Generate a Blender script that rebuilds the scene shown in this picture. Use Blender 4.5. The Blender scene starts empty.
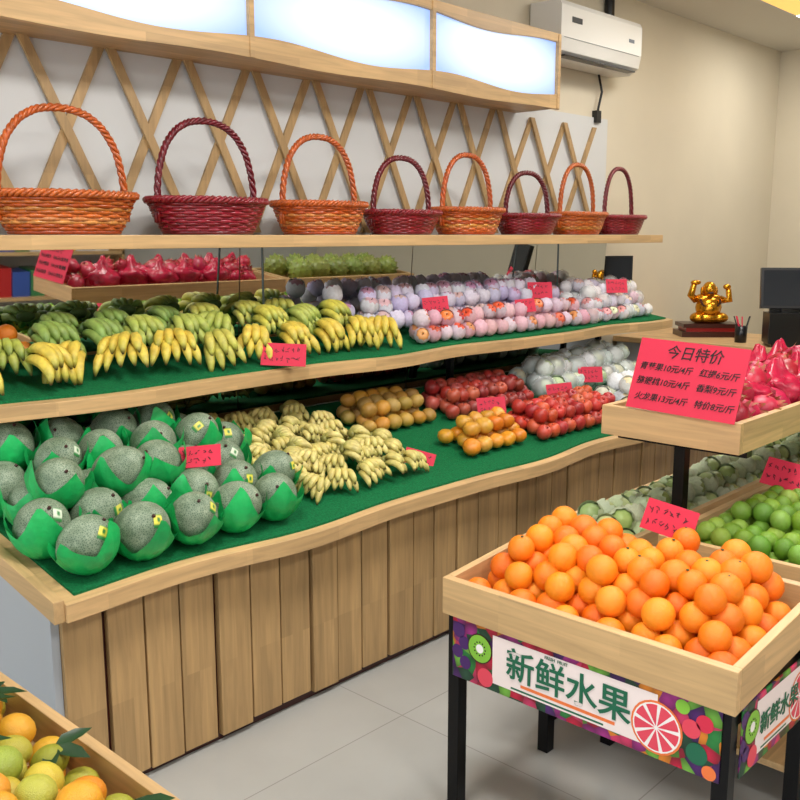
import bpy, math, random
from mathutils import Vector, Matrix, Euler, noise
R = random.Random(7)
pi = math.pi
bpy.context.scene.view_settings.view_transform='Standard'
def lin(c):
    o=[]
    for x in c[:3]:
        x=x/255.0
        o.append(x/12.92 if x<=0.04045 else ((x+0.055)/1.055)**2.4)
    return tuple(o)
def L4(c): return lin(c)+(1.0,)

# ---------------------------------------------------------------- materials
def new_mat(name):
    m=bpy.data.materials.new(name); m.use_nodes=True
    nt=m.node_tree; b=nt.nodes['Principled BSDF']
    return m,nt,b
def N(nt,t,**kw):
    n=nt.nodes.new(t)
    for k,v in kw.items(): setattr(n,k,v)
    return n
def plain(name,c,rough=0.5,metal=0.0,emit=0,bump=0,bscale=60,var=0,vscale=8,alpha=1,attr=False,sss=0,coat=0,c2=None,spec=0.5):
    m,nt,b=new_mat(name)
    b.inputs['Roughness'].default_value=rough; b.inputs['Metallic'].default_value=metal
    b.inputs['Specular IOR Level'].default_value=spec
    tc=N(nt,'ShaderNodeTexCoord')
    col=None
    if attr:
        a=N(nt,'ShaderNodeAttribute',attribute_name='Col'); col=a.outputs['Color']
    if var or c2:
        n=N(nt,'ShaderNodeTexNoise'); n.inputs['Scale'].default_value=vscale; n.inputs['Detail'].default_value=5
        nt.links.new(tc.outputs['Object'],n.inputs['Vector'])
        mx=N(nt,'ShaderNodeMix',data_type='RGBA')
        if c2:
            mx.blend_type='MIX'
            rp=N(nt,'ShaderNodeMapRange'); rp.inputs[1].default_value=0.38; rp.inputs[2].default_value=0.62
            nt.links.new(n.outputs['Fac'],rp.inputs[0]); nt.links.new(rp.outputs[0],mx.inputs[0])
            mx.inputs[7].default_value=L4(c2)
        else:
            mx.blend_type='MULTIPLY'; mx.inputs[0].default_value=1
            rp=N(nt,'ShaderNodeMapRange'); rp.inputs[1].default_value=0.3; rp.inputs[2].default_value=0.7
            rp.inputs[3].default_value=1-var; rp.inputs[4].default_value=1+var*0.4
            nt.links.new(n.outputs['Fac'],rp.inputs[0]); nt.links.new(rp.outputs[0],mx.inputs[7])
        if col: nt.links.new(col,mx.inputs[6])
        else: mx.inputs[6].default_value=L4(c)
        col=mx.outputs[2]
    if col: nt.links.new(col,b.inputs['Base Color'])
    else: b.inputs['Base Color'].default_value=L4(c)
    if bump:
        n=N(nt,'ShaderNodeTexNoise'); n.inputs['Scale'].default_value=bscale; n.inputs['Detail'].default_value=3
        nt.links.new(tc.outputs['Object'],n.inputs['Vector'])
        bp=N(nt,'ShaderNodeBump'); bp.inputs['Strength'].default_value=bump; bp.inputs['Distance'].default_value=0.004
        nt.links.new(n.outputs['Fac'],bp.inputs['Height']); nt.links.new(bp.outputs['Normal'],b.inputs['Normal'])
    if emit:
        b.inputs['Emission Color'].default_value=L4(c); b.inputs['Emission Strength'].default_value=emit
    if alpha<1: b.inputs['Alpha'].default_value=alpha
    if sss:
        b.inputs['Subsurface Weight'].default_value=sss; b.inputs['Subsurface Scale'].default_value=0.02
    if coat: b.inputs['Coat Weight'].default_value=coat
    return m
def wood(name,c,axis,dark=0.8,rough=0.45,blk=(0.34,0.045)):
    m,nt,b=new_mat(name); b.inputs['Roughness'].default_value=rough
    tc=N(nt,'ShaderNodeTexCoord')
    mp=N(nt,'ShaderNodeMapping'); s=[38,38,38]; s['xyz'.index(axis)]=2.2
    mp.inputs['Scale'].default_value=s
    nt.links.new(tc.outputs['Object'],mp.inputs['Vector'])
    n=N(nt,'ShaderNodeTexNoise'); n.inputs['Scale'].default_value=1.6; n.inputs['Detail'].default_value=6; n.inputs['Distortion'].default_value=0.6
    nt.links.new(mp.outputs[0],n.inputs['Vector'])
    mp2=N(nt,'ShaderNodeMapping'); s=[1/blk[1]]*3; s['xyz'.index(axis)]=1/blk[0]
    mp2.inputs['Scale'].default_value=s; mp2.inputs['Location'].default_value=(0.31,0.37,0.23)
    nt.links.new(tc.outputs['Object'],mp2.inputs['Vector'])
    fl=N(nt,'ShaderNodeVectorMath',operation='FLOOR'); nt.links.new(mp2.outputs[0],fl.inputs[0])
    wn=N(nt,'ShaderNodeTexWhiteNoise',noise_dimensions='3D'); nt.links.new(fl.outputs[0],wn.inputs['Vector'])
    ramp=N(nt,'ShaderNodeValToRGB'); ramp.color_ramp.elements[0].position=0.3; ramp.color_ramp.elements[1].position=0.7
    ramp.color_ramp.elements[0].color=L4([x*dark for x in c]); ramp.color_ramp.elements[1].color=L4(c)
    nt.links.new(n.outputs['Fac'],ramp.inputs[0])
    mr=N(nt,'ShaderNodeMapRange'); mr.inputs[3].default_value=0.84; mr.inputs[4].default_value=1.08
    nt.links.new(wn.outputs['Value'],mr.inputs[0])
    mx=N(nt,'ShaderNodeMix',data_type='RGBA',blend_type='MULTIPLY'); mx.inputs[0].default_value=1
    nt.links.new(ramp.outputs[0],mx.inputs[6]); nt.links.new(mr.outputs[0],mx.inputs[7])
    nt.links.new(mx.outputs[2],b.inputs['Base Color'])
    bp=N(nt,'ShaderNodeBump'); bp.inputs['Strength'].default_value=0.15; bp.inputs['Distance'].default_value=0.002
    nt.links.new(n.outputs['Fac'],bp.inputs['Height']); nt.links.new(bp.outputs['Normal'],b.inputs['Normal'])
    return m
OAK=(214,176,124)
wx_=wood('oak_x',OAK,'x',.88); wy_=wood('oak_y',OAK,'y',.88); wz_=wood('oak_plank',(190,154,104),'z',0.86)
wlat=wood('lattice_wood',(190,156,108),'z',0.88)
black=plain('black_metal',(18,18,20),0.35,0.6)
blackp=plain('black_plastic',(20,20,22),0.3)
white=plain('white_plastic',(222,220,214),0.35)
whitepanel=plain('white_panel',(176,182,190),0.4)
turf=plain('green_turf',(16,116,66),0.9,bump=1.0,bscale=420,var=0.4,vscale=160,spec=0.2)
fruitM=plain('fruit_skin',(255,255,255),0.38,attr=True,var=0.22,vscale=26,bump=0.12,bscale=420)
citrus=plain('citrus_skin',(255,255,255),0.36,attr=True,var=0.12,vscale=18,bump=0.5,bscale=520)
foam=plain('foam_net',(255,255,255),0.7,attr=True,bump=1.0,bscale=260,var=0.12,vscale=90)
banM=plain('banana_skin',(255,255,255),0.5,attr=True,var=0.28,vscale=45)
wick=plain('wicker',(255,255,255),0.32,attr=True,var=0.4,vscale=80,bump=0.3,bscale=200,coat=0.3)
leafM=plain('leaf',(26,62,26),0.4,var=0.3,vscale=30)
redpaper=plain('red_paper',(210,40,70),0.7)
ink=plain('ink',(30,10,16),0.6)
plastic=plain('clear_bag',(240,245,245),0.12,alpha=0.3,bump=0.6,bscale=60)
pinkbag=plain('pink_bag',(196,28,66),0.25,alpha=0.78,bump=1.0,bscale=45,var=.4,vscale=30)
wrapM,nt_,b_=new_mat('green_wrap'); 
wrapM=plain('green_wrap',(26,180,92),0.42,bump=0.9,bscale=40,var=0.3,vscale=16)
gold=plain('gold',(214,150,40),0.25,0.9)
darkwood=plain('dark_wood',(60,22,16),0.3)
mirror,nt,b=new_mat('mirror_glass'); b.inputs['Metallic'].default_value=1; b.inputs['Roughness'].default_value=0.02; b.inputs['Base Color'].default_value=(0.66,0.67,0.65,1)
melonM,nt,b=new_mat('melon_skin'); b.inputs['Roughness'].default_value=0.55
tc=N(nt,'ShaderNodeTexCoord'); vo=N(nt,'ShaderNodeTexVoronoi',feature='DISTANCE_TO_EDGE'); vo.inputs['Scale'].default_value=170
ns=N(nt,'ShaderNodeTexNoise'); ns.inputs['Scale'].default_value=22
nt.links.new(tc.outputs['Object'],vo.inputs['Vector']); nt.links.new(tc.outputs['Object'],ns.inputs['Vector'])
rp=N(nt,'ShaderNodeValToRGB'); rp.color_ramp.elements[0].color=L4((162,174,150)); rp.color_ramp.elements[1].color=L4((104,126,102)); rp.color_ramp.elements[1].position=0.22
nt.links.new(vo.outputs['Distance'],rp.inputs[0])
mx=N(nt,'ShaderNodeMix',data_type='RGBA',blend_type='MULTIPLY'); mx.inputs[0].default_value=0.6
rp2=N(nt,'ShaderNodeValToRGB'); rp2.color_ramp.elements[0].position=0.35; rp2.color_ramp.elements[1].position=0.65; rp2.color_ramp.elements[0].color=L4((140,165,140))
nt.links.new(ns.outputs['Fac'],rp2.inputs[0]); nt.links.new(rp.outputs[0],mx.inputs[6]); nt.links.new(rp2.outputs[0],mx.inputs[7]); nt.links.new(mx.outputs[2],b.inputs['Base Color'])
bp=N(nt,'ShaderNodeBump'); bp.inputs['Strength'].default_value=0.4; bp.inputs['Distance'].default_value=0.002; bp.invert=True
nt.links.new(vo.outputs['Distance'],bp.inputs['Height']); nt.links.new(bp.outputs['Normal'],b.inputs['Normal'])
wallM=plain('wall_paint',(216,206,184),0.85,var=0.04,vscale=2,bump=0.05,bscale=200)
wallW=plain('wall_white',(208,209,208),0.85)
ceilM=plain('ceiling_paint',(210,205,194),0.9)
floorM,nt,b=new_mat('floor_tile'); b.inputs['Roughness'].default_value=0.13
tc=N(nt,'ShaderNodeTexCoord'); br=N(nt,'ShaderNodeTexBrick'); br.offset=0; br.inputs['Scale'].default_value=1.0
br.inputs['Brick Width'].default_value=0.8; br.inputs['Row Height'].default_value=0.8; br.inputs['Mortar Size'].default_value=0.002
br.inputs['Color1'].default_value=L4((180,180,176)); br.inputs['Color2'].default_value=L4((177,177,173)); br.inputs['Mortar'].default_value=L4((152,150,146))
ns=N(nt,'ShaderNodeTexNoise'); ns.inputs['Scale'].default_value=3; ns.inputs['Detail'].default_value=6
mx=N(nt,'ShaderNodeMix',data_type='RGBA',blend_type='MULTIPLY'); mx.inputs[0].default_value=0.2
nt.links.new(tc.outputs['Object'],br.inputs['Vector']); nt.links.new(tc.outputs['Object'],ns.inputs['Vector'])
nt.links.new(br.outputs['Color'],mx.inputs[6]); nt.links.new(ns.outputs['Fac'],mx.inputs[7]); nt.links.new(mx.outputs[2],b.inputs['Base Color'])
# light box panel: tube light behind acrylic, brighter mid-height, bluish at the borders
lightM,nt,b=new_mat('lightbox_acrylic'); b.inputs['Roughness'].default_value=0.3; b.inputs['Base Color'].default_value=L4((120,140,170))
tc=N(nt,'ShaderNodeTexCoord'); sx_=N(nt,'ShaderNodeSeparateXYZ'); nt.links.new(tc.outputs['Object'],sx_.inputs[0])
def mth(op,a,bv=None,c=None):
    n=N(nt,'ShaderNodeMath',operation=op)
    for i,v in enumerate((a,bv,c)):
        if v is None: continue
        if isinstance(v,(int,float)): n.inputs[i].default_value=v
        else: nt.links.new(v,n.inputs[i])
    return n.outputs[0]
# object z=0 is the box bottom (2.19) ; centre of panels about .205
dz=mth('DIVIDE',mth('SUBTRACT',sx_.outputs[2],.205),.16)
px=mth('DIVIDE',mth('ADD',sx_.outputs[0],1.0+2.04),1.02)
fx=mth('MULTIPLY',mth('SUBTRACT',mth('FRACT',px),.5),1.9)
d=mth('ADD',mth('MULTIPLY',mth('MULTIPLY',fx,fx),.9),mth('MULTIPLY',mth('MULTIPLY',dz,dz),.8))
rp=N(nt,'ShaderNodeValToRGB'); rp.color_ramp.elements[0].position=0.1; rp.color_ramp.elements[1].position=1.0
rp.color_ramp.elements[0].color=L4((244,249,255)); rp.color_ramp.elements[1].color=L4((150,182,238))
nt.links.new(d,rp.inputs[0]); nt.links.new(rp.outputs[0],b.inputs['Emission Color']); b.inputs['Emission Strength'].default_value=1.0
fillM=plain('fill_glow',(255,252,244),0.4,emit=6)  # glow for the added, unseen ceiling panels
warmM=plain('warm_cove',(250,206,110),0.5,emit=0.8)
banM2,nt,b=new_mat('banner_print'); b.inputs['Roughness'].default_value=0.3
tc=N(nt,'ShaderNodeTexCoord'); vo=N(nt,'ShaderNodeTexVoronoi'); vo.inputs['Scale'].default_value=30
nt.links.new(tc.outputs['Object'],vo.inputs['Vector'])
sp=N(nt,'ShaderNodeSeparateColor'); nt.links.new(vo.outputs['Color'],sp.inputs[0])
rp=N(nt,'ShaderNodeValToRGB'); rp.color_ramp.interpolation='CONSTANT'
els=rp.color_ramp.elements
cols=[(70,26,96),(190,24,60),(40,130,60),(225,60,110),(235,140,40),(110,170,60),(30,70,50),(150,40,120)]
els[0].color=L4(cols[0]); els[1].position=0.125; els[1].color=L4(cols[1])
for i in range(2,8):
    e=els.new(i*0.125); e.color=L4(cols[i])
nt.links.new(sp.outputs[0],rp.inputs[0])
mx=N(nt,'ShaderNodeMix',data_type='RGBA',blend_type='MULTIPLY'); mx.inputs[0].default_value=0.9
mr=N(nt,'ShaderNodeMapRange'); mr.inputs[1].default_value=0; mr.inputs[2].default_value=0.8; mr.inputs[3].default_value=1.3; mr.inputs[4].default_value=0.35
nt.links.new(vo.outputs['Distance'],mr.inputs[0]); nt.links.new(rp.outputs[0],mx.inputs[6]); nt.links.new(mr.outputs[0],mx.inputs[7])
nt.links.new(mx.outputs[2],b.inputs['Base Color'])

# ---------------------------------------------------------------- mesh builder
class MB:
    def __init__(s): s.v=[];s.f=[];s.mi=[];s.sm=[];s.c=[];s.m=[]
    def add(s,vs,fs,mat,M=None,col=(1,1,1),smooth=True):
        if mat not in s.m: s.m.append(mat)
        mi=s.m.index(mat); o=len(s.v)
        if M is not None: vs=[M@Vector(v) for v in vs]
        s.v.extend([tuple(v) for v in vs])
        if isinstance(col,list): s.c.extend(col)
        else: s.c.extend([col]*len(vs))
        s.f.extend([tuple(i+o for i in f) for f in fs]); s.mi.extend([mi]*len(fs)); s.sm.extend([smooth]*len(fs))
    def box(s,x0,x1,y0,y1,z0,z1,mat,M=None,col=(1,1,1)):
        vs=[(x0,y0,z0),(x1,y0,z0),(x1,y1,z0),(x0,y1,z0),(x0,y0,z1),(x1,y0,z1),(x1,y1,z1),(x0,y1,z1)]
        s.add(vs,BF,mat,M,col,False)
    def hexa(s,vs,mat): s.add(vs,BF,mat,None,(1,1,1),False)
    def build(s,name,bevel=0,parent=None,loc=None):
        xs=[v[0] for v in s.v];ys=[v[1] for v in s.v];zs=[v[2] for v in s.v]
        o=loc or ((min(xs)+max(xs))/2,(min(ys)+max(ys))/2,min(zs))
        me=bpy.data.meshes.new(name)
        me.from_pydata([(v[0]-o[0],v[1]-o[1],v[2]-o[2]) for v in s.v],[],s.f)
        for m in s.m: me.materials.append(m)
        me.polygons.foreach_set('material_index',s.mi); me.polygons.foreach_set('use_smooth',s.sm)
        a=me.color_attributes.new('Col','FLOAT_COLOR','POINT')
        fl=[]
        for c in s.c: fl.extend((c[0],c[1],c[2],1.0))
        a.data.foreach_set('color',fl); me.update()
        ob=bpy.data.objects.new(name,me); bpy.context.scene.collection.objects.link(ob); ob.location=o
        if bevel:
            md=ob.modifiers.new('bevel','BEVEL'); md.width=bevel; md.segments=2; md.limit_method='ANGLE'
        if parent:
            ob.parent=parent; ob.matrix_parent_inverse=Matrix.Translation(parent.location).inverted()
        return ob
BF=[(3,2,1,0),(4,5,6,7),(0,1,5,4),(1,2,6,5),(2,3,7,6),(3,0,4,7)]
def revolve(prof,n):
    vs=[];fs=[];m=len(prof)
    for (r,z) in prof:
        for i in range(n):
            a=2*pi*i/n; vs.append((r*math.cos(a),r*math.sin(a),z))
    for j in range(m-1):
        for i in range(n):
            k=(i+1)%n; fs.append((j*n+i,j*n+k,(j+1)*n+k,(j+1)*n+i))
    return vs,fs
def sph(n,m): return revolve([(max(1e-4,math.sin(pi*j/m)),-math.cos(pi*j/m)) for j in range(m+1)],n)
SP=sph(16,10); SPL=sph(11,7); SPH=sph(24,14)
APPLE=revolve([(1e-3,-.80),(.25,-.88),(.55,-.78),(.85,-.38),(1,.1),(.93,.5),(.68,.82),(.4,.92),(.18,.84),(1e-3,.66)],14)
PERS=revolve([(1e-3,-.7),(.4,-.75),(.8,-.5),(1,-.05),(.93,.4),(.6,.68),(.25,.74),(1e-3,.68)],14)
def tube(pts,rad,n=6,closed=False,caps=True):
    pts=[Vector(p) for p in pts]; K=len(pts); vs=[];fs=[]
    if not isinstance(rad,(list,tuple)): rad=[rad]*K
    up=Vector((0,0,1)); prev=None
    for i in range(K):
        if closed: t=pts[(i+1)%K]-pts[i-1]
        else: t=pts[min(i+1,K-1)]-pts[max(i-1,0)]
        t.normalize()
        if prev is None:
            r=up if abs(t.z)<0.9 else Vector((1,0,0))
            u=t.cross(r).normalized()
        else:
            u=(prev-t*prev.dot(t)).normalized()
        prev=u; w=t.cross(u)
        for k in range(n):
            a=2*pi*k/n; vs.append(pts[i]+(u*math.cos(a)+w*math.sin(a))*rad[i])
    for i in range(K if closed else K-1):
        j=(i+1)%K
        for k in range(n):
            l=(k+1)%n; fs.append((i*n+k,i*n+l,j*n+l,j*n+k))
    if caps and not closed:
        fs.append(tuple(range(n-1,-1,-1))); fs.append(tuple((K-1)*n+k for k in range(n)))
    return vs,fs
def TM(x,y,z,s=1,rx=0,ry=0,rz=0):
    S=Matrix.Diagonal((s,s,s,1)) if not isinstance(s,(tuple,list)) else Matrix.Diagonal((*s,1))
    return Matrix.Translation((x,y,z))@Euler((rx,ry,rz)).to_matrix().to_4x4()@S
def jit(c,a=12):
    d=R.uniform(-a,a); return lin([min(255,max(0,x+d+R.uniform(-a,a)*0.5)) for x in c])
def rrot(): return dict(rx=R.uniform(-.6,.6),ry=R.uniform(-.6,.6),rz=R.uniform(0,6.28))
def grid(x0,x1,y0,y1,r,zf,layers=1,j=0.1,h=1.5,zj=0):
    out=[]
    for l in range(layers):
        a0=x0+r+l*r; a1=x1-r-l*r*.6; b0=y0+r+l*r; b1=y1-r-l*r*.6
        row=0; y=b0
        while y<=b1+1e-6:
            x=a0+(r if row%2 else 0)
            while x<=a1+1e-6:
                X=x+R.uniform(-j,j)*r; Y=y+R.uniform(-j,j)*r
                out.append((X,Y,zf(X,Y)+r+l*r*h+(R.uniform(-zj,zj)*r if l else 0))); x+=2*r
            y+=r*1.78; row+=1
    return out

# ---------------------------------------------------------------- room
def roombox(name,dims,mat):
    m=MB(); m.box(*dims,mat); return m.build(name)
roombox('floor',(-2.2,7.96,-2.6,3.3,-0.1,0),floorM)
roombox('ceiling',(-2.2,7.96,-2.6,3.3,3.0,3.1),ceilM)
roombox('wall_back',(-2.2,7.96,3.2,3.3,0,3.0),wallM)
roombox('wall_right',(7.86,7.96,-2.6,3.2,0,3.0),wallM)
roombox('wall_front',(-2.2,7.86,-2.6,-2.5,0,3.0),wallW)
roombox('baseboard_back',(6.2,7.86,3.185,3.2,0,0.1),white)
m=MB()
for y in (-2.5,-0.75,1.0,3.12): m.box(-2.2,-2.12,y,y+.08,0,3.0,black)
m.box(-2.2,-2.12,-2.5,3.2,2.9,3.0,black); m.box(-2.2,-2.12,-2.5,3.2,0,0.08,black)
m.build('window_1')
m=MB(); m.box(4.9,7.86,-2.5,1.85,2.86,3.0,ceilM); m.build('ceiling_soffit')
m=MB(); m.box(5.3,6.9,1.9,2.60,2.985,2.999,warmM); m.box(5.26,6.94,1.86,2.64,2.995,2.9995,wallW); m.build('warm_cove_panel_1')  # warm glowing cove light panel on the ceiling, with a white surround

# ---------------------------------------------------------------- wavy display
def yw(x,ph=0): return 0.013*math.sin(2*pi*x/1.15+ph)+0.005*math.sin(2*pi*x/0.7+ph*2)
def slab(mb,xs,yf,yb,zf,th,mat,dz=0):
    vs=[];fs=[]
    for x in xs:
        y0=yf(x)
        vs+=[(x,y0,zf(y0)+dz),(x,yb,zf(yb)+dz),(x,yb,zf(yb)-th+dz),(x,y0,zf(y0)-th+dz)]
    n=len(xs)
    for i in range(n-1):
        a=4*i;b=a+4
        for k in range(4):
            l=(k+1)%4; fs.append((a+k,a+l,b+l,b+k))
    fs.append((0,3,2,1)); fs.append((4*n-4,4*n-3,4*n-2,4*n-1))
    mb.add(vs,fs,mat,None,(1,1,1),False)
X0=1.06; X1=5.2
zl=lambda y:.627+.18*(y-2.17)
zm=lambda y:1.055+.15*(y-2.67)
yl=lambda x:2.165+yw(x,0.4)
ym=lambda x:2.665+yw(x,2.2)
xs=[X0+(X1-X0)*i/110 for i in range(111)]
m=MB()
slab(m,xs,yl,3.1,zl,.05,wx_)
slab(m,[x for x in xs if x>1.075],lambda x:yl(x)+.03,3.1,zl,.012,turf,.008)
m.hexa([(1.03,2.17,zl(2.17)-.05),(1.06,2.17,zl(2.17)-.05),(1.06,3.1,zl(3.1)-.05),(1.03,3.1,zl(3.1)-.05),
        (1.03,2.17,zl(2.17)+.01),(1.06,2.17,zl(2.17)+.01),(1.06,3.1,zl(3.1)+.01),(1.03,3.1,zl(3.1)+.01)],wy_)
x=1.085
i=0
while x<5.12:
    w=0.118+R.uniform(-.01,.01); 
    d=R.uniform(0,.008)
    m.box(x,min(x+w,5.16),2.245-d,2.262,.02+R.uniform(0,.015),.57,wz_)
    x+=w+(0.007 if i%3 else 0.015); i+=1
m.box(1.075,5.17,2.262,2.28,.0,.57,darkwood)
m.box(1.06,1.085,2.26,3.1,0,.62,whitepanel); m.box(5.15,5.17,2.26,3.1,0,.62,wy_)
slab(m,xs,ym,3.1,zm,.046,wx_)
slab(m,xs[1:-1],lambda x:ym(x)+.03,3.1,zm,.012,turf,.008)
m.box(X0-.7,X1,2.75,3.12,1.505,1.55,wx_)
for px in (1.9,3.6,5.0):
    m.box(px-.015,px+.015,3.03,3.06,.77,1.06,black)
for px in (2.37,4.45): m.box(px-.003,px+.003,2.98,2.99,1.10,1.505,plain('glass_edge',(70,84,80),.2))
disp=m.build('fruit_display_shelf',bevel=.002)
m=MB(); th=math.radians(4)
for a,bb in ((.36,1.325),(1.33,2.365),(2.37,3.405),(3.41,4.445),(4.45,5.19)):
    for z1,z0 in ((1.50,1.12),(1.02,.79)):
        def yy(z): return 3.125+(1.5-z)*math.tan(th)
        vs=[(a,yy(z0),z0),(bb,yy(z0),z0),(bb,yy(z0)+.004,z0),(a,yy(z0)+.004,z0),(a,yy(z1),z1),(bb,yy(z1),z1),(bb,yy(z1)+.004,z1),(a,yy(z1)+.004,z1)]
        m.hexa(vs,mirror)
m.build('wall_mirror')
m=MB()
m.box(0.2,5.25,3.186,3.1995,1.5,2.25,wallW)
def lath(xb,xt,z0,z1,y):
    w=.019
    vs=[(xb-w,y,z0),(xb+w,y,z0),(xb+w,y+.012,z0),(xb-w,y+.012,z0),(xt-w,y,z1),(xt+w,y,z1),(xt+w,y+.012,z1),(xt-w,y+.012,z1)]
    m.hexa(vs,wlat)
x=0.2
while x<5.0:
    lath(x+.34,x,1.56,2.26 if x<4.2 else 2.19,3.16)
    lath(x+.0,x+.34,1.56,2.26 if x<4.0 else 2.19,3.173)
    x+=.325
m.build('lattice_trellis')
m=MB()
def rib(xs,f0,f1,y0,y1,mat):
    vs=[];fs=[]
    for x in xs: vs+=[(x,y0,f0(x)),(x,y0,f1(x)),(x,y1,f1(x)),(x,y1,f0(x))]
    n=len(xs)
    for i in range(n-1):
        a=4*i;b=a+4
        for k in range(4):
            l=(k+1)%4; fs.append((a+k,a+l,b+l,b+k))
    fs.append((0,1,2,3)); fs.append((4*n-1,4*n-2,4*n-3,4*n-4)); m.add(vs,fs,mat,None,(1,1,1),False)
bx=[.26+(4.3-.26)*i/160 for i in range(161)]
zb=lambda x:2.195+.005*math.sin(2*pi*(x-1.28)/1.02+2.5)
zw=lambda x:2.264+.015*math.sin(2*pi*(x-1.28)/1.02+1.0)
zt=lambda x:2.52+.014*math.sin(2*pi*(x-1.28)/1.02+2.4)
rib(bx,zb,zw,2.905,2.93,wx_)
rib(bx,zw,zt,2.92,2.935,lightM)
rib(bx,zt,lambda x:2.575,2.905,2.93,wx_)
for sx in (.26,1.28,2.28,3.3,4.285): m.box(sx-.008 if sx>.3 else sx,sx+.014,2.90,2.93,2.2,2.57,wx_)
m.box(.26,4.3,2.93,3.185,2.205,2.225,wx_); m.box(.26,4.3,2.93,3.185,2.555,2.575,wx_); m.box(4.28,4.3,2.93,3.185,2.205,2.575,wy_); m.box(.26,.28,2.93,3.185,2.205,2.575,wy_)
m.build('sign_lightbox',bevel=.001)

m=MB()
prof=[(3.19,2.5),(3.06,2.495),(3.0,2.53),(2.985,2.6),(2.985,2.76),(3.0,2.785),(3.19,2.79)]
def extr(mb,prof,x0,x1,mat):
    n=len(prof); vs=[(x0,p[0],p[1]) for p in prof]+[(x1,p[0],p[1]) for p in prof]
    fs=[tuple(range(n)),tuple(range(2*n-1,n-1,-1))]+[(k,k+n,(k+1)%n+n,(k+1)%n) for k in range(n)]
    mb.add(vs,fs,mat,None,(1,1,1),False)
extr(m,prof,4.42,5.27,white)
m.box(4.47,5.22,2.992,3.05,2.503,2.511,blackp,TM(0,0,0))
m.box(4.45,5.24,2.982,2.986,2.595,2.598,plain('ac_grey',(150,150,150)))
m.box(4.52,4.62,2.982,2.985,2.68,2.71,plain('ac_display',(40,44,50)))
m.box(5.12,5.18,2.982,2.985,2.66,2.68,plain('ac_display2',(110,120,130)))
v,f=tube([(5.2,3.17,2.8),(5.2,3.17,2.99)],.03,10); m.add(v,f,blackp)
m.build('air_conditioner',bevel=.008)
m=MB()
v,f=tube([(5.12,3.18,2.5),(5.13,3.16,2.40),(5.11,3.17,2.30),(5.12,3.18,2.25)],.008,6); m.add(v,f,blackp)
m.box(5.09,5.14,3.165,3.198,2.22,2.29,blackp); m.build('power_plug')

# ---------------------------------------------------------------- baskets
def basket(x,y,z,a,b,h,hh,kind,rz=0):
    m=MB(); M=TM(x,y,z,rz=rz)
    if kind=='o': c1,c2,c3=(198,94,32),(206,140,70),(170,68,24)
    else: c1,c2,c3=(138,18,34),(146,26,32),(110,12,28)
    nr=12; sc=lambda t:.76+.24*t**.8
    for k in range(nr):
        t=k/(nr-1); s=sc(t); pts=[]
        for i in range(84):
            an=2*pi*i/84; w=1+.022*math.sin(an*14+k*pi)
            pts.append((a*s*w*math.cos(an),b*s*w*math.sin(an),.008+(h-.012)*t))
        v,f=tube(pts,.0068,5,closed=True)
        m.add(v,f,wick,M,jit(c2 if (kind=='o' and k in (3,4,7)) else c1,16))
    for i in range(28):
        an=2*pi*i/28; pts=[]
        for k in range(6):
            t=k/5; s=sc(t); w=1+.02*(1 if k%2 else -1)*(1 if i%2 else -1)
            pts.append((a*s*w*math.cos(an),b*s*w*math.sin(an),.004+h*t))
        v,f=tube(pts,.004,5); m.add(v,f,wick,M,jit(c3,10))
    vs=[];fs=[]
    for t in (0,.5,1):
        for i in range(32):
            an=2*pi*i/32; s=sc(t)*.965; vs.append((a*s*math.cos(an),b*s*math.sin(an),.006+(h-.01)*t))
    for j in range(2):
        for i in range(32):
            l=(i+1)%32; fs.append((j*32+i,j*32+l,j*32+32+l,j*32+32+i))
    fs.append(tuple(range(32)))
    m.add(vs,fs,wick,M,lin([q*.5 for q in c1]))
    for q in range(3):
        pts=[]
        for i in range(120):
            an=2*pi*i/120; o=an*22+q*2*pi/3
            pts.append(((a+.006+.009*math.cos(o))*math.cos(an),(b+.006+.009*math.cos(o))*math.sin(an),h+.002+.008*math.sin(o)))
        v,f=tube(pts,.007,5,closed=True); m.add(v,f,wick,M,jit(c1,8))
    v,f=tube([(a*.77*math.cos(2*pi*i/60),b*.77*math.sin(2*pi*i/60),.008) for i in range(60)],.008,6,closed=True); m.add(v,f,wick,M,lin(c3))
    for q in range(3):
        pts=[]
        for i in range(110):
            th=pi*i/109; o=th*24+q*2*pi/3
            ct=math.cos(th); ax=-a*.93*(1 if ct>0 else -1)*abs(ct)**.85; zz=h*.35+(hh-h*.35)*(math.sin(th)**.68)
            rr=.0068; nx=-math.cos(th); nz=math.sin(th)
            pts.append((ax+nx*rr*math.cos(o),rr*math.sin(o),zz+nz*rr*math.cos(o)))
        v,f=tube(pts,.0072,5); m.add(v,f,wick,M,jit(c3 if kind=='r' else c1,8))
    ob=m.build('wicker_basket')
Y=2.93
for (bx_,k,a,b,h,hh) in ((1.52,'o',.235,.155,.125,.40),(2.08,'r',.23,.155,.12,.405),(2.63,'o',.205,.15,.12,.39),(3.12,'r',.19,.14,.095,.335),
      (3.58,'o',.205,.145,.115,.375),(4.07,'r',.19,.14,.095,.315),(4.54,'o',.195,.14,.11,.38),(4.98,'r',.185,.14,.10,.38)):
    basket(bx_,Y,1.5505,a,b,h,hh,k,R.uniform(-.06,.06))

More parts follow.
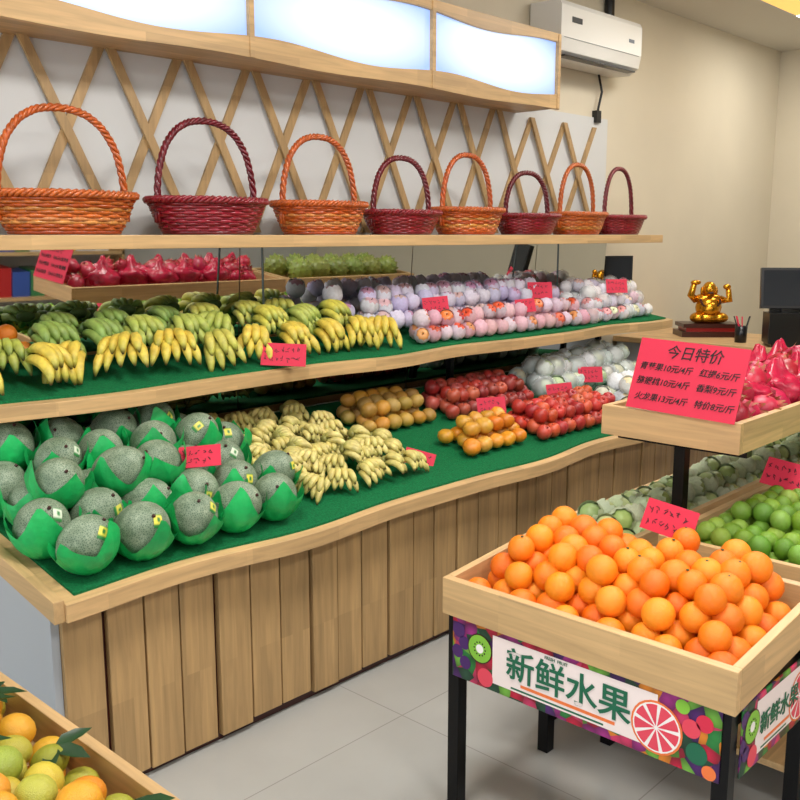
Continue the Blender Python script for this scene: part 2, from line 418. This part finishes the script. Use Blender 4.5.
# ---------------------------------------------------------------- melons
labelM=plain('label',(255,255,255),0.4,attr=True)
def melon(mb,x,y,z,r):
    M=TM(x,y,z,(r,r,r*1.2),rx=R.uniform(.3,1.1),ry=R.uniform(-.7,.6),rz=R.uniform(-.6,.6))
    mb.add(*SPH,melonM,M)
    v,f=tube([(0,0,.98),(0.02,0,1.06)],.07,6); mb.add(v,f,darkwood,M)
    if R.random()<.7:
        ca=math.radians(R.uniform(10,50)); az=R.uniform(-2.4,-.7)
        c=lin(R.choice([(230,218,80),(222,214,90),(214,224,200)]))
        n=6; vs=[];fs=[]
        dirc=Vector((math.sin(ca)*math.cos(az),math.sin(ca)*math.sin(az),math.cos(ca))); t1=dirc.orthogonal().normalized(); t2=dirc.cross(t1)
        cols=[]
        for i in range(n+1):
            for j in range(n+1):
                q=(dirc+t1*(i/n-.5)*.50+t2*(j/n-.5)*.34).normalized()*1.015; vs.append(tuple(q))
                cols.append(lin((50,130,66)) if (i in (0,1,6) or (j in (2,3) and i in(3,4))) else c)
        for i in range(n):
            for j in range(n): fs.append((i*(n+1)+j,i*(n+1)+j+1,(i+1)*(n+1)+j+1,(i+1)*(n+1)+j))
        mb.add(vs,fs,labelM,M,cols)
    W=TM(x,y,z,(r,r,r*1.08),rx=R.uniform(-.1,.35),ry=R.uniform(-.2,.2),rz=R.uniform(0,6.28))
    nu=54; nv=9; vs=[];fs=[]; ph=R.uniform(0,6); ph2=R.uniform(0,6)
    for j in range(nv+1):
        p=j/nv
        for i in range(nu):
            a=2*pi*i/nu
            tri=abs(((a*4/(2*pi)+ph)%1)-.5)*2
            pm=math.radians(78+44*tri**1.3+5*math.sin(a*3+ph2))
            q=p*pm; rr=1.06+.30*p**3*(.35+tri)+.035*p*math.sin(a*13+ph+p*4)+.03*p*math.sin(a*7+ph2)
            vs.append((rr*math.sin(q)*math.cos(a),rr*math.sin(q)*math.sin(a),-rr*math.cos(q)))
    for j in range(nv):
        for i in range(nu):
            l=(i+1)%nu; fs.append((j*nu+i,j*nu+l,(j+1)*nu+l,(j+1)*nu+i))
    mb.add(vs,fs,wrapM,W)
m=MB(); r=.073
zs=lambda x,y:zl(y)+.012
rows=[(2.265,1.18,5),(2.41,1.12,6),(2.555,1.19,5),(2.70,1.13,6),(2.85,1.20,5)]
for (y,x,n) in rows:
    for i in range(n):
        xx=x+i*.163+R.uniform(-.012,.012)
        melon(m,xx,y+R.uniform(-.01,.01),zs(0,y)+r*1.08,r*R.uniform(.96,1.06))
for (y,x,n) in ((2.48,1.22,3),(2.63,1.28,4),(2.78,1.22,4)):
    for i in range(n):
        melon(m,x+i*.17+R.uniform(-.02,.02),y,zs(0,y)+r*2.2,r*R.uniform(.94,1.02))
m.build('netted_melon_pile')

# ---------------------------------------------------------------- bananas
def hand(mb,x,y,z,rz,n,L,r,cb,cg,layers=2,tilt=0,ry=0):
    M=TM(x,y,z+.33*L+r,rz=rz,rx=tilt,ry=ry)
    for l in range(layers):
        nn=n-l
        for i in range(nn):
            u=(i-(nn-1)/2); ai=u*r*2.1; LL=L*R.uniform(.88,1.06)*(1-.12*l); rr=r*R.uniform(.92,1.05)
            Rr=LL/1.9; a0=-.55-.1*l; pts=[];rad=[];cols=[]
            K=9; bend=R.uniform(-.15,.15)
            for k in range(K):
                s=k/(K-1); al=a0+(1.9)*s
                pts.append((ai*(.25+.85*s**.6)+bend*r*s*2,-(Rr*(math.sin(al)-math.sin(a0))),Rr*(math.cos(al)-math.cos(a0))+l*r*1.55-abs(u)*r*.3))
                rad.append(rr*[.42,.60,.9,1,1.03,1,.9,.60,.2][k])
                t=[.9,.75,.3,.05,0,0,.1,.5,0][k]
                c=[cb[q]*(1-t)+cg[q]*t for q in range(3)]
                if k==K-1: c=(60,45,20)
                c=jit(c,6); cols+= [c]*6
            v,f=tube(pts,rad,6); mb.add(v,f,banM,M,cols)
    mb.add(*SPL,banM,M@TM(0,.004,r*.6,(r*n*.42,r*.9,r*1.3)),lin([q*.8 for q in cg]))
m=MB(); YB=(228,200,82); GB=(172,184,76); GG=(146,172,86); GGs=(100,136,62)
zq=lambda y:zm(y)+.009
x=1.15
while x<2.90:
    hand(m,x,2.86+R.uniform(-.03,.02),zq(2.8)+R.uniform(0,.012),R.uniform(-.95,.6),R.choice([4,5,5]),.175,.0185,YB if R.random()<.8 else (204,196,92),GB,tilt=R.uniform(-.1,.2),ry=R.uniform(-.2,.2))
    x+=.175
x=1.42
while x<2.86:
    gre=R.random()<.4
    hand(m,x,2.985+R.uniform(-.02,.01),zq(2.95)+.045,R.uniform(-1.0,.6),5,.165,.018,(GG if x<1.75 else ((216,206,86) if not gre else (184,194,92))),GGs,tilt=R.uniform(-.1,.25),ry=R.uniform(-.2,.2))
    x+=.18
x=1.50
while x<2.62:
    hand(m,x,3.06,zq(3.0)+.075,R.uniform(-.7,.5),5,.13,.016,GG if x<2.0 or R.random()<.4 else (206,202,96),GGs)
    x+=.2
for x in (1.12,1.28): hand(m,x,2.93,zq(2.9)+.02,-.4,5,.15,.017,(178,184,84),GGs)
m.build('banana_pile')
m=MB()
for row in range(7):
    y=2.36+row*.105
    x=1.99+(.05 if row%2 else 0)+(.08 if row==0 else 0)
    while x<2.60-(.0 if row<3 else .03*(row-2)):
        hand(m,x+R.uniform(-.02,.02),y,zl(y-.05)+.012+R.uniform(.0,.016),R.uniform(-1.3,1.3),5,.098,.013,(218,202,120),(176,172,90),ry=R.uniform(-.3,.3))
        x+=.118
    x=2.02
    while x<2.5 and 0<row<6:
        hand(m,x+R.uniform(-.02,.02),y,zl(y-.05)+.055,R.uniform(-1.8,1.8),5,.09,.0125,(224,208,130),(176,172,90),ry=R.uniform(-.3,.3))
        x+=.14
m.build('baby_banana_pile')

# ---------------------------------------------------------------- generic fruit fields
def sleeve():
    vs=[];fs=[];nu=18;nv=6
    for j in range(nv+1):
        for i in range(nu):
            a=2*pi*i/nu; q=(j/nv)*math.radians(132+ (8 if i%2 else -4)); rr=1.07+(.05 if (i+j)%2 else 0)+ (.10 if j==nv else 0)
            vs.append((rr*math.sin(q)*math.cos(a),rr*math.sin(q)*math.sin(a),-rr*math.cos(q)))
    for j in range(nv):
        for i in range(nu):
            l=(i+1)%nu; fs.append((j*nu+i,j*nu+l,(j+1)*nu+l,(j+1)*nu+i))
    return vs,fs
SLV=sleeve()
def field(mb,ps,r,cols,mat=fruitM,tmpl=None,sl=None,sq=1.0,a=12,rot=True,wild=1.0):
    for p in ps:
        rr=r*R.uniform(.9,1.04); kw=rrot() if rot else {}
        if rot and tmpl in (APPLE,PERS): kw=dict(rx=R.uniform(-.2,.8),ry=R.uniform(-.4,.4),rz=R.uniform(-.5,.5))
        if sl:
            rr*=.92; kw=dict(rx=R.uniform(-.5,1.2)*wild,ry=R.uniform(-.9,.9)*wild,rz=R.uniform(-1,1))
        M=TM(*p,(rr,rr,rr*sq),**kw)
        mb.add(*(tmpl or SPL),mat,M,jit(R.choice(cols),a))
        if tmpl is APPLE:
            v,f=tube([(0,0,.7),(.05,0,1.05)],.05,4); mb.add(v,f,darkwood,M)
        if sl: mb.add(*SLV,foam,M,jit(R.choice(sl),8))
def shells(mb,ps,r):
    for p in ps:
        vs=[(v[0]*(1.25+.25*noise.noise(Vector(v)*2.3+Vector(p)*9)),v[1]*(1.25+.25*noise.noise(Vector(v)*2.1+Vector(p)*7)),v[2]*1.2) for v in SP[0]]
        mb.add(vs,SP[1],plastic,TM(*p,r,**rrot()))
zmf=lambda x,y:zm(y)+.009
zlf=lambda x,y:zl(y)+.010
m=MB()
field(m,grid(3.02,4.42,2.71,2.87,.040,zmf,2,j=.2,zj=.25),.040,[(216,84,50),(226,120,66),(200,60,46),(220,150,90)],sl=[(226,180,190),(226,206,220)],tmpl=APPLE)
m.build('foam_wrapped_apple_pile')
m=MB()
LIL=[(214,206,230),(226,222,238),(206,196,228),(232,228,240)]
ps=grid(2.84,4.42,2.86,3.09,.044,lambda x,y:zmf(x,y)+.03,2,j=.25,zj=.4)+grid(2.90,4.3,2.94,3.09,.044,lambda x,y:zmf(x,y)+.13,1,j=.4)
field(m,ps,.044,[(200,150,180),(214,180,180),(200,180,205)],sl=LIL,tmpl=APPLE,wild=.6)
field(m,grid(2.68,2.86,2.93,3.09,.044,lambda x,y:zmf(x,y)+.07,2,j=.25),.044,[(200,150,180)],sl=LIL,wild=.6)
m.build('foam_wrapped_pear_pile')
m=MB()
ps=grid(4.4,5.14,2.72,3.09,.039,zmf,3,j=.3,zj=.4)
field(m,ps,.039,[(226,196,180),(206,90,100),(224,224,190),(220,150,150)],sl=[(238,234,238),(242,242,242),(230,196,212),(226,220,236)],tmpl=APPLE,wild=.8)
shells(m,ps[::5],.042)
m.build('foam_wrapped_peach_pile')
m=MB(); field(m,grid(1.08,1.44,2.96,3.09,.033,lambda x,y:zmf(x,y)+.03,2),.033,[(226,126,36),(230,140,50)],citrus,SP); m.build('kumquat_pile')
m=MB()
field(m,grid(2.64,3.12,2.66,2.95,.037,zlf,2),.037,[(206,150,56),(190,144,60),(176,140,66)],citrus,SP,sq=.85)
m.build('yellow_orange_pile')
m=MB()
field(m,grid(2.86,3.30,2.29,2.54,.039,zlf,2),.039,[(228,146,36),(214,154,54),(222,132,34)],fruitM,PERS)
m.build('persimmon_pile')
m=MB()
field(m,grid(3.32,4.04,2.27,2.56,.036,zlf,2,j=.15,zj=.2),.036,[(196,60,48),(206,88,56),(176,50,48)],fruitM,APPLE)
m.build('red_apple_pile')
m=MB()
field(m,grid(3.15,3.85,2.64,2.93,.036,zlf,2,j=.15,zj=.2),.036,[(170,54,48),(186,84,64),(156,60,54)],fruitM,APPLE)
m.build('red_plum_pile')
m=MB()
ps=grid(3.9,4.9,2.66,3.0,.050,zlf,2,j=.2,zj=.4)
field(m,ps,.050,[(206,214,176),(214,214,190)],sl=[(232,236,232),(222,228,222)])
shells(m,ps[::2],.054)
m.build('bagged_pear_pile')
m=MB()
field(m,grid(4.10,5.1,2.28,2.62,.048,zlf,2,j=.2,zj=.3),.048,[(226,214,170),(230,226,210)],sl=[(244,244,244),(234,238,242)])
m.build('foam_wrapped_melon_pile')

# ---------------------------------------------------------------- crates
def crate(mb,x0,x1,y0,y1,zf,zb,h,fill=True,t=.022):
    z=lambda x:zf+(zb-zf)*(x-x0)/(x1-x0)
    def bd(xa,xb,ya,yb,hh,mat,lo=0):
        mb.hexa([(xa,ya,z(xa)-h+lo),(xb,ya,z(xb)-h+lo),(xb,yb,z(xb)-h+lo),(xa,yb,z(xa)-h+lo),(xa,ya,z(xa)-h+hh),(xb,ya,z(xb)-h+hh),(xb,yb,z(xb)-h+hh),(xa,yb,z(xa)-h+hh)],mat)
    bd(x0,x0+t,y0,y1,h,wy_); bd(x1-t,x1,y0,y1,h,wy_)
    bd(x0+t,x1-t,y0,y0+t,h,wx_); bd(x0+t,x1-t,y1-t,y1,h,wx_)
    bd(x0+t,x1-t,y0+t,y1-t,.02,wx_,.003)
    return z
def legs(mb,x0,x1,y0,y1,zt0,zt1,w=.036,ins=.02,rails=True):
    for xx,zt in ((x0+ins,zt0),(x1-ins-w,zt1)):
        for yy in (y0+ins,y1-ins-w): mb.box(xx,xx+w,yy,yy+w,0,zt,black)
    if rails:
        zr=min(zt0,zt1)-.05
        for yy in (y0+ins,y1-ins-w): mb.box(x0+ins+w,x1-ins-w,yy+.005,yy+w-.005,zr,zr+.03,black)
        for xx in (x0+ins,x1-ins-w): mb.box(xx+.005,xx+w-.005,y0+ins+w,y1-ins-w,zr,zr+.03,black)

def text(s,size,M,mat,parent,ext=.0005,name='lettering',shear=0,align='LEFT',off=0):
    cu=bpy.data.curves.new(name,'FONT'); cu.body=s; cu.size=size; cu.extrude=ext; cu.shear=shear; cu.align_x=align; cu.offset=off
    cu.materials.append(mat); ob=bpy.data.objects.new(name,cu); bpy.context.scene.collection.objects.link(ob)
    ob.parent=parent
    ob.matrix_parent_inverse=Matrix.Translation(parent.location).inverted()
    ob.matrix_basis=M
    return ob
greenT=plain('print_green',(18,100,70),0.4); whiteT=plain('print_white',(244,240,236),0.4); pinkT=plain('print_pink',(226,70,90),0.4)
pinkL=plain('print_pink_light',(242,226,222),0.4); orT=plain('print_orange',(236,120,60),0.4); kiw=plain('print_kiwi',(130,190,60),0.4); purp=plain('print_purple',(70,30,100),0.4)
def banner(mb,F,w,h):
    def q(u0,u1,v0,v1,n,mat,sk=0):
        mb.add([(u0,v0,n),(u1,v0,n),(u1+sk,v1,n),(u0+sk,v1,n)],[(0,1,2,3)],mat,F,(1,1,1),False)
    def disc(u,v,r,n,mat,a0=0,a1=2*pi,k=24):
        vs=[(u,v,n)]+[(u+r*math.cos(a0+(a1-a0)*i/k),v+r*math.sin(a0+(a1-a0)*i/k),n) for i in range(k+1)]
        mb.add(vs,[(0,i+1,i+2) for i in range(k)],mat,F,(1,1,1),False)
    mb.box(0,w,0,h,-.004,0,banM2,F)
    q(.18*w,.80*w,.14*h,.92*h,.001,pinkL)
    q(.30*w,.66*w,.24*h,.29*h,.0013,orT)
    q(.26*w,.62*w,.17*h,.20*h,.0013,greenT)
    cu,cv,r=.80*w,.45*h,.38*h
    disc(cu,cv,r,.0016,orT); disc(cu,cv,r*.92,.002,whiteT)
    for i in range(9):
        a=2*pi*i/9+.1; disc(cu+.06*r*math.cos(a+.3),cv+.06*r*math.sin(a+.3),r*.8,.0024,pinkT,a+.05,a+.62,6)
    cu,cv,r=.125*w,.62*h,.24*h
    disc(cu,cv,r,.0016,darkwood); disc(cu,cv,r*.92,.002,kiw); disc(cu,cv,r*.3,.0024,whiteT)
    for i in range(12):
        a=2*pi*i/12; disc(cu+r*.45*math.cos(a),cv+r*.45*math.sin(a),r*.06,.0024,ink)
    for (a,bb,c,mt) in ((.03,.8,.12,purp),(.055,.62,.11,purp),(.025,.45,.11,purp),(.06,.3,.11,purp),(.15,.18,.15,pinkT),(.93,.3,.15,greenT),(.91,.62,.13,pinkT),(.95,.75,.12,redpaper),(.88,.88,.10,kiw),(.97,.1,.1,orT)):
        disc(a*w,bb*h,c*h,.0014,mt)
m=MB(); ox0,ox1,oy0,oy1=1.775,2.26,.725,1.52
zo=crate(m,ox0,ox1,oy0,oy1,.67,.715,.098)
legs(m,ox0,ox1,oy0,oy1,.575,.60,w=.036,ins=.012)
Rf=Matrix(((0,0,-1,0),(-1,0,0,0),(0,1,0,0),(0,0,0,1)))
Rs=Matrix(((1,0,0,0),(0,0,-1,0),(0,1,0,0),(0,0,0,1)))
F1=Matrix.Translation((ox0+.008,oy1-.03,.405))@Rf; banner(m,F1,.735,.165)
F2=Matrix.Translation((ox0+.055,oy0+.006,.405))@Rs; banner(m,F2,.40,.165)
st=m.build('orange_display_stand',bevel=.0015)
text('新鲜水果',.088,F1@Matrix.Translation((.175,.062,.003)),greenT,st,off=.0012)
text('新鲜水果',.055,F2@Matrix.Translation((.09,.07,.003)),greenT,st,off=.0006)
text('FRESH  FRUIT',.011,F1@Matrix.Translation((.29,.1405,.003)),greenT,st)
m=MB()
zfl=lambda x,y:zo(x)-.076
ps=grid(ox0+.024,ox1-.024,oy0+.024,oy1-.024,.037,zfl,2,j=.2,h=1.4,zj=.15)
ps+= [p for p in grid(ox0+.12,ox1-.02,oy0+.10,oy1-.08,.037,lambda x,y:zfl(x,y)+.10,1,j=.35) if R.random()<.8]
field(m,ps,.0385,[(246,130,16),(242,116,12),(250,146,26)],citrus,SP,a=8)
for p in ps[-30:]:
    # little green calyx dots
    if R.random()<.35:
        m.add(*SPL,leafM,TM(p[0]+R.uniform(-.012,.004),p[1]+R.uniform(-.012,.012),p[2]+.0355,(.004,.004,.002)))
m.build('orange_pile')

# island display behind
m=MB()
crate(m,2.34,4.9,1.335,1.625,.655,.655,.10)
crate(m,2.40,4.9,.45,1.24,.70,.70,.10)
legs(m,2.36,4.9,1.335,1.625,.555,.555); legs(m,2.42,4.9,.45,1.24,.60,.60)
m.box(2.40,4.88,.47,1.6,.12,.14,wx_)
for px in (2.62,3.75,4.8):
    m.box(px-.018,px+.018,1.27,1.306,0,.945,black); m.box(px-.018,px+.018,1.08,1.50,.915,.942,black)
isl=m.build('fruit_island_stand',bevel=.0015)
m=MB(); crate(m,2.50,4.0,1.06,1.50,1.035,1.035,.09); m.build('upper_tier_tray',bevel=.0015)
m=MB(); crate(m,4.03,5.25,1.06,1.50,1.035,1.035,.09); m.build('upper_tier_tray',bevel=.0015)
m=MB()
ps=grid(2.43,4.87,.48,1.21,.031,lambda x,y:.622,2,j=.15,h=1.5)+grid(2.60,4.8,.62,1.15,.031,lambda x,y:.715,1,j=.3)
field(m,ps,.031,[(122,160,48),(104,148,42),(144,176,66)],citrus,SPL,sq=1.05)
m.build('green_lime_pile')
m=MB()
field(m,grid(2.37,4.87,1.36,1.60,.042,lambda x,y:.578,2,j=.15,h=1.2,zj=.2),.042,[(170,194,120),(190,206,140)],sl=[(206,218,184),(196,212,170)])
m.build('foam_wrapped_guava_pile')
m=MB()
for p in grid(2.54,3.96,1.09,1.47,.055,lambda x,y:.968,2,j=.25,h=1.0,zj=.4):
    M=TM(*p,(.048,.048,.062),rx=R.uniform(.3,1.5),ry=R.uniform(-.9,.9),rz=R.uniform(0,6.28))
    m.add(*SP,fruitM,M,jit((178,26,58),18))
    for k in range(20):
        a=k*2.4; q=.25+k*.13; n=Vector((math.sin(q)*math.cos(a),math.sin(q)*math.sin(a),math.cos(q))); t=Vector((-math.sin(a),math.cos(a),0))
        up=Vector((0,0,1)); tip=n*1.12+up*.30
        m.add([n*.98+t*.2,n*.98-t*.2,tip],[(0,1,2)],fruitM,M,[lin((190,32,64)),lin((190,32,64)),lin((140,130,70))])
for p in grid(2.56,3.94,1.10,1.47,.095,lambda x,y:1.0,1,j=.2):
    if R.random()<.15: continue
    vs=[]
    for v in SPH[0]:
        q=Vector(v); d=1+.3*noise.noise(q*2.6+Vector(p)*5)+.12*noise.noise(q*7+Vector(p)*3); zz=v[2]*d
        rr=1 if v[2]<.5 else max(.22,1-(v[2]-.5)*1.6)
        if v[2]>.93: rr=.35
        vs.append((v[0]*d*rr,v[1]*d*rr,zz*.7+(.35 if v[2]>.9 else 0)))
    m.add(vs,SPH[1],pinkbag,TM(p[0],p[1],p[2]-.035,.095,rz=R.uniform(0,6)))
m.build('dragon_fruit_pile')
m=MB()
for p in grid(4.09,5.2,1.1,1.46,.085,lambda x,y:.972,1,j=.05):
    M=TM(*p,(.08,.08,.085),**rrot()); m.add(*SP,fruitM,M,jit((126,142,60),10))
    for k in range(60):
        z_=1-2*(k+.5)/60; a=k*2.39996; s_=math.sqrt(1-z_*z_); n=Vector((s_*math.cos(a),s_*math.sin(a),z_)); t=n.orthogonal().normalized(); u=n.cross(t)
        m.add([n*.97+t*.13,n*.97+u*.13-t*.07,n*.97-u*.13-t*.07,n*1.2],[(0,1,3),(1,2,3),(2,0,3)],fruitM,M,jit((140,150,70),10))
m.build('durian_pile')

# bottom-left mandarin crate
m=MB(); crate(m,.22,.79,.75,2.0,.62,.62,.10); legs(m,.22,.79,.75,2.0,.52,.52); m.build('mandarin_display_stand',bevel=.0015)
m=MB()
ps=grid(.245,.765,.775,1.975,.037,lambda x,y:.545,2,j=.15,h=1.3,zj=.2)
ps3=[p for p in grid(.27,.70,.80,1.93,.037,lambda x,y:.625,1,j=.3) if R.random()<.7]
MC=[(196,176,56),(170,164,54),(222,146,34),(150,154,50),(206,180,60),(218,160,40)]
field(m,ps+ps3,.037,MC,citrus,SP,sq=.86)
LF=([(0,0,0),(.3,.2,.05),(.65,.17,.06),(1,0,0),(.65,-.17,.06),(.3,-.2,.05),(.5,0,-.02)],[(0,6,1),(1,6,2),(2,6,3),(3,6,4),(4,6,5),(5,6,0)])
for p in ps[len(ps)//2:]+ps3:
    if R.random()<.22:
        a=R.uniform(0,6)
        for q in range(3): m.add(*LF,leafM,TM(p[0]+.01,p[1],p[2]+.026,.075,rz=a+q*1.1,ry=R.uniform(-.3,.25),rx=R.uniform(-.4,.4)))
m.build('leafy_mandarin_pile')

# ---------------------------------------------------------------- price cards
def card(x,y,z,w=.13,h=.08,lean=.35,rz=-pi/2+.6,roll=0,strokes=True):
    m=MB(); M=TM(x,y,z)@Euler((0,0,rz)).to_matrix().to_4x4()@Euler((pi/2-lean,0,0)).to_matrix().to_4x4()@Euler((0,0,roll)).to_matrix().to_4x4()
    m.box(-w/2,w/2,0,h,-.0015,0,redpaper,M)
    if strokes:
        for r_ in range(2):
            xx=-w/2+.012
            while xx<w/2-.02:
                for k in range(3):
                    a=R.uniform(0,3.1); l=R.uniform(.006,.013); cx=xx+R.uniform(0,.01); cy=h*(.3+.4*r_)+R.uniform(-.008,.008)
                    m.box(-l/2,l/2,-.001,.001,.0002,.001,ink,M@TM(cx,cy,0,rz=a))
                xx+=.02
    return m.build('price_card'),M
aisle=-.75
for (x,y,z,w,h,rl,ln) in ((2.20,2.665,1.075,.165,.085,-.05,.35),(1.64,2.40,.84,.13,.085,.1,.9),(2.62,2.38,.66,.12,.075,-.3,.6),(3.30,2.54,.755,.13,.08,.05,.4),
    (3.88,2.56,.745,.13,.085,.1,.4),(4.28,2.64,.78,.13,.085,0,.4),(4.14,2.88,1.22,.13,.09,0,.4),(3.26,2.84,1.195,.12,.08,.1,.4),(3.85,2.76,1.17,.1,.07,.1,.4),
    (2.9,1.08,.765,.16,.09,-.1,.5),(2.22,1.13,.765,.15,.085,-.1,.4),(4.7,2.75,1.23,.12,.08,0,.4)):
    card(x,y,z,w,h,rz=aisle if y>2 else -pi/2,roll=rl,lean=ln)
m=MB()
M=TM(2.492,1.245,1.037)@Rf@Euler((-.33,0,0)).to_matrix().to_4x4()@Euler((0,0,-.03)).to_matrix().to_4x4()
m.box(-.17,.17,0,.215,-.002,0,redpaper,M); sg=m.build('price_sign')
text('今日特价',.044,M@Matrix.Translation((-.08,.165,.001)),ink,sg,shear=.15,off=.0003)
text('青苹果10元/4斤   红提6元/斤',.025,M@Matrix.Translation((-.155,.122,.001)),ink,sg,shear=.2,off=.0003)
text('猕猴桃10元/4斤   香梨9元/斤',.025,M@Matrix.Translation((-.155,.078,.001)),ink,sg,shear=.2,off=.0003)
text('火龙果13元/4斤   特价8元/斤',.025,M@Matrix.Translation((-.15,.03,.001)),ink,sg,shear=.2,off=.0003)

# ---------------------------------------------------------------- counter, statue, POS
m=MB(); m.box(5.45,6.15,1.2,3.18,0,.865,whitepanel); m.box(5.42,6.18,1.17,3.19,.865,.90,wy_); m.build('checkout_counter',bevel=.003)
m=MB(); S=TM(5.85,2.75,.90,rz=-.85)
m.box(-.19,.19,-.12,.12,0,.035,darkwood,S); m.box(-.16,.16,-.1,.1,.035,.06,plain('red_lacquer',(150,24,24),.3),S); m.box(-.18,.18,-.11,.11,.06,.085,darkwood,S)
zb_=.085
def el(x,y,z,a,b,c,mt=gold,**k): m.add(*SP,mt,S@TM(x,y,z+zb_,(a,b,c),**k))
el(0,0,.035,.115,.08,.045); el(-.07,-.035,.035,.055,.045,.035); el(.07,-.035,.035,.055,.045,.035)
el(0,-.01,.10,.085,.065,.075); el(0,-.03,.09,.068,.06,.055); el(0,.01,.155,.095,.05,.038)
el(0,-.01,.218,.045,.044,.050); el(-.047,-.005,.205,.010,.013,.028); el(.047,-.005,.205,.010,.013,.028)
el(0,-.053,.213,.010,.01,.012); el(0,-.047,.195,.022,.012,.008,darkwood)
v,f=tube([(-.08,0,.15+zb_),(-.12,-.02,.18+zb_),(-.105,-.03,.25+zb_)],[.028,.024,.018],8); m.add(v,f,gold,S)
v,f=tube([(.08,0,.15+zb_),(.13,-.02,.15+zb_),(.115,-.03,.22+zb_)],[.028,.024,.018],8); m.add(v,f,gold,S)
el(-.095,-.03,.262,.034,.018,.016); el(.105,-.035,.235,.026,.018,.018)
for i in range(14):
    a=pi*i/13; el(-.062*math.cos(a),-.05-.02*math.sin(a),.15-.05*math.sin(a),.008,.008,.008,darkwood)
m.build('laughing_buddha_statue')
m=MB(); P=TM(5.62,2.15,.90,rz=-.95)
m.box(-.10,.10,-.09,.09,0,.02,blackp,P); m.box(-.03,.03,.0,.03,.02,.22,blackp,P)
m.box(-.15,.19,-.03,.0,.22,.46,blackp,P@TM(0,0,0,rx=-.15)); m.box(-.135,.175,-.032,-.0301,.235,.445,plain('screen',(28,32,38),.1),P@TM(0,0,0,rx=-.15))
m.box(-.09,.09,.03,.05,.20,.32,blackp,P); m.box(-.12,.12,-.1,.06,.02,.20,blackp,P)
m.build('pos_terminal',bevel=.004)
m=MB(); P=TM(5.62,2.42,.9)
v,f=revolve([(.001,0),(.035,0),(.038,.1),(.034,.1),(.032,.01),(.001,.01)],14); m.add(v,f,blackp,P)
for i in range(6):
    v,f=tube([(R.uniform(-.015,.015),R.uniform(-.015,.015),.02),(R.uniform(-.04,.04),R.uniform(-.04,.04),.16)],.004,5); m.add(v,f,R.choice([blackp,redpaper,white,gold]),P)
m.build('pen_cup')
m=MB(); P=TM(5.32,3.12,0,rz=-.5)
m.box(-.10,.10,-.02,.0,1.24,1.42,blackp,P); m.box(-.09,.09,-.021,-.02,1.25,1.41,plain('screen2',(40,44,50),.1),P); m.box(-.02,.02,0,.05,1.30,1.36,blackp,P)
m.box(-.03,.03,-.03,.03,1.17,1.24,blackp,P)
m.build('wall_mounted_monitor',bevel=.003)

m=MB()
for k in range(5): m.box(.5,5.0,-2.48,-2.15,.2+k*.42,.23+k*.42,wx_)
for xx in (.5,2.0,3.5,4.97): m.box(xx,xx+.03,-2.48,-2.15,0,1.95,wz_)
boxm=plain('package_print',(255,255,255),.4,attr=True)
for k in range(4):
    x=.55
    while x<4.85:
        w=R.uniform(.08,.2)
        m.box(x,min(x+w,4.95),-2.45,-2.2,.23+k*.42,.23+k*.42+R.uniform(.18,.3),boxm,None,lin(R.choice([(220,220,225),(190,40,40),(60,90,170),(230,190,60),(240,240,240),(60,130,80)])))
        x+=w+.01
m.build('snack_shelving')

# ---------------------------------------------------------------- lights
for i,(x,y,e) in enumerate(((.9,1.2,34),(2.9,1.2,36),(4.9,1.95,22),(.9,-1.0,30),(2.9,-1.0,28),(6.9,2.3,12))):  # unseen ceiling panels and area lamps, added to light the shop
    z=3.0
    m=MB(); m.box(x-.32,x+.32,y-.32,y+.32,z-.015,z-.001,white); m.box(x-.3,x+.3,y-.3,y+.3,z-.018,z-.0145,fillM); m.build('added_light_panel')
    li=bpy.data.lights.new('fill_lamp','AREA'); li.size=.58; li.energy=e; li.color=(1,.97,.93)
    ob=bpy.data.objects.new('fill_lamp',li); ob.location=(x,y,z-.025); bpy.context.scene.collection.objects.link(ob)
w=bpy.data.worlds.new('World'); bpy.context.scene.world=w; w.use_nodes=True
bg=w.node_tree.nodes['Background']; bg.inputs[0].default_value=(.88,.94,1,1); bg.inputs[1].default_value=2.5

cam=bpy.data.cameras.new('camera'); cam.sensor_width=36; cam.lens=36*939/800
co=bpy.data.objects.new('camera',cam); bpy.context.scene.collection.objects.link(co)
co.location=(0,0,1.55); co.rotation_euler=(math.radians(90-9.97),0,math.radians(43.3-90)); bpy.context.scene.camera=co
